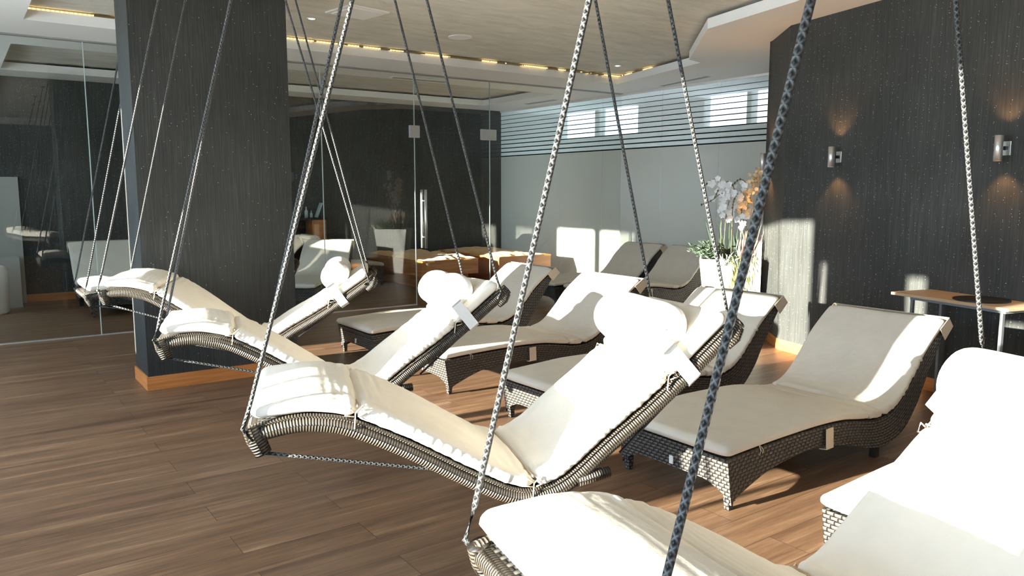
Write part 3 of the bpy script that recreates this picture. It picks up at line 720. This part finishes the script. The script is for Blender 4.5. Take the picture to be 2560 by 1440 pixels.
for k in range(330):
    r0 = random.uniform(-.09, .18); dep = -.300 + random.uniform(-.04, .0); z0 = PZ + random.uniform(-.42, .06); ln = random.uniform(.05, .11)
    b0 = pw_(r0, dep + max(PZ - z0, 0) * .16, z0) - base; blade(mb, b0, b0 + Vector((random.uniform(-.02, .02), random.uniform(-.02, .02), -ln)) - CF * .01, .0045, .15, 4)
mb.build('strands', 'trail', o)
o = thing('red_grass', 'reddish and straw coloured grass blades at the right rim of the planter', 'grass', pw_(.22, .0, TOP)); base = o.location.copy()
for mt_, cnt, nm in (('redgrass', 26, 'red_blades'), ('straw', 22, 'straw_blades')):
    mb = MB()
    for k in range(cnt):
        b0 = pw_(.18 + random.uniform(-.1, .07), random.uniform(-.12, .1), TOP) - base
        blade(mb, b0, b0 + CR * random.uniform(-.06, .13) + CF * random.uniform(-.08, .03) + Vector((0, 0, random.uniform(.18, .42))), .010, .12, 6)
    mb.build(nm, mt_, o)

# ------------------------------------------------------------------ oak side table by the right wall
dW = Vector((W2[0] - W1[0], W2[1] - W1[1])).normalized(); nW = Vector((dW.y, -dW.x))          # nW points into the room
if nW.x > 0: nW = -nW
aW = math.atan2(dW.y, dW.x)
def onW(y, off=0): # point on the right wall at world y
    t_ = (y - W1[1]) / (W2[1] - W1[1]); return Vector((W1[0] + (W2[0] - W1[0]) * t_, y)) + nW * off
tc = onW(2.30, .20)
o = thing('side_table', 'slim oak topped table with steel legs against the right wall', 'table', (tc.x, tc.y, 0), aW)
MB().box((-.46, -.19, .725), (.40, .19, .745)).build('table_top', 'tabletop', o, bevel=.003)
MB().box((-.33, -.155, .705), (.36, .155, .725)).build('apron', 'legsteel', o)
for x in (-.32, .33):
    for y_ in (-.14, .14): MB().box((x - .010, y_ - .010, 0), (x + .010, y_ + .010, .705)).build('leg', 'legsteel', o)
o = thing('round_tray', 'round black tray lying on the oak side table', 'tray', (tc.x, tc.y, .745), aW)
MB().cyl((0.08, 0), .165, 0, .008, 40).build('tray_disc', 'black', o)

# wall sconces
def sconce(p, n2, label):
    a = math.atan2(n2.y, n2.x)
    o = thing('wall_sconce', label, 'wall lamp', (p.x, p.y, 1.72), a, 'steel cylinder wall lamps')
    mb = MB(); G = []
    for rr, z in ((.020, -.082), (.026, -.082), (.026, .082), (.020, .082)):
        G.append([(.085 + rr * math.cos(2 * pi * k / 24), rr * math.sin(2 * pi * k / 24), z) for k in range(24)])
    mb.grid(G, closed_v=True).build('shade', 'chrome', o, True)
    MB().box((0.0, -.012, -.012), (.07, .012, .012)).build('arm', 'metal', o)
    MB().box((0.0, -.028, -.045), (.010, .028, .045)).build('wall_plate', 'chrome', o, bevel=.002)
    MB().cyl((.085, 0), .019, -.02, .02, 16).build('bulb', 'bulb', o)
    for s_ in (-1, 1):
        l = bpy.data.lights.new('sconce_light', 'SPOT'); l.energy = 8.; l.color = (1, .50, .18); l.spot_size = R(95); l.spot_blend = .7; l.shadow_soft_size = .012
        lo = bpy.data.objects.new('sconce_light', l); COL.objects.link(lo); lo.parent = o; lo.location = (.085, 0, s_ * .085); lo.rotation_euler = (0 if s_ < 0 else pi, 0, 0)
sconce(onW(3.66), nW, 'steel wall sconce in the middle of the dark wall, upward glow above it')
sconce(onW(2.27), nW, 'steel wall sconce above the oak side table, glowing up and down')
dF = Vector((W0[0] - W1[0], W0[1] - W1[1])).normalized(); nF = Vector((-dF.y, dF.x))
if nF.dot(Vector((-1, 1))) < 0: nF = -nF
sconce(Vector(W1) + dF * .52, nF, 'steel wall sconce at the wall corner just above the flowers')

# ------------------------------------------------------------------ ceiling fittings
def downlight(x, y, z, label):
    o = thing('downlight', label, 'ceiling light', (x, y, z), 0, 'round ceiling downlights')
    mb = MB(); G = [[(rr * math.cos(2 * pi * k / 24), rr * math.sin(2 * pi * k / 24), zz) for k in range(24)] for rr, zz in ((.045, 0), (.045, -.006), (.032, -.004), (.030, 0))]
    mb.grid(G, closed_v=True).build('rim', 'chrome', o, True); MB().cyl((0, 0), .027, -.003, 0, 20).build('lens', 'lampglow', o)
downlight(2.78, 7.0, 3.0, 'round downlight in the taupe ceiling just right of the pillar')
downlight(6.9, 7.35, 3.0, 'round downlight in the taupe ceiling near the frosted glass corner')
downlight(5.25, 9.95, 3.0, 'downlight behind the glass, left of the other one above the beds')
downlight(6.55, 9.95, 3.0, 'downlight behind the glass, right of the other one above the beds')
o = thing('ceiling_speaker', 'round white cover on the taupe ceiling above the hanging ropes', 'speaker', (4.32, 6.93, 3.0)); MB().cyl((0, 0), .12, -.008, 0, 40).build('grille', 'soffit', o)
o = thing('ceiling_vent', 'angled white vent flap on the taupe ceiling at the top edge', 'vent', (3.0, 6.5, 3.0), R(10)); MB().box((-.2, -.2, -.012), (.2, .2, 0)).build('frame', 'soffit', o); MB().box((-.16, -.16, -.020), (.16, .16, -.012)).build('flap', 'soffit', o)
def slot(x, y, l, rz, label):
    o = thing('slot_diffuser', label, 'vent', (x, y, ZC), R(rz), 'slot diffusers in the white ceiling border'); MB().box((-l / 2, -.055, -.006), (l / 2, .055, 0)).build('frame', 'soffit', o); MB().box((-l / 2 + .02, -.035, -.009), (l / 2 - .02, .035, -.006)).build('slot', 'vent', o)
slot(7.95, 7.2, 1.0, 80, 'long slot diffuser in the white ceiling over the frosted glass')
slot(5.05, 9.10, .8, 0, 'slot diffuser in the white ceiling just behind the clear glass')
slot(7.9, 10.2, .8, 90, 'slot diffuser in the white ceiling above the right platform bed')
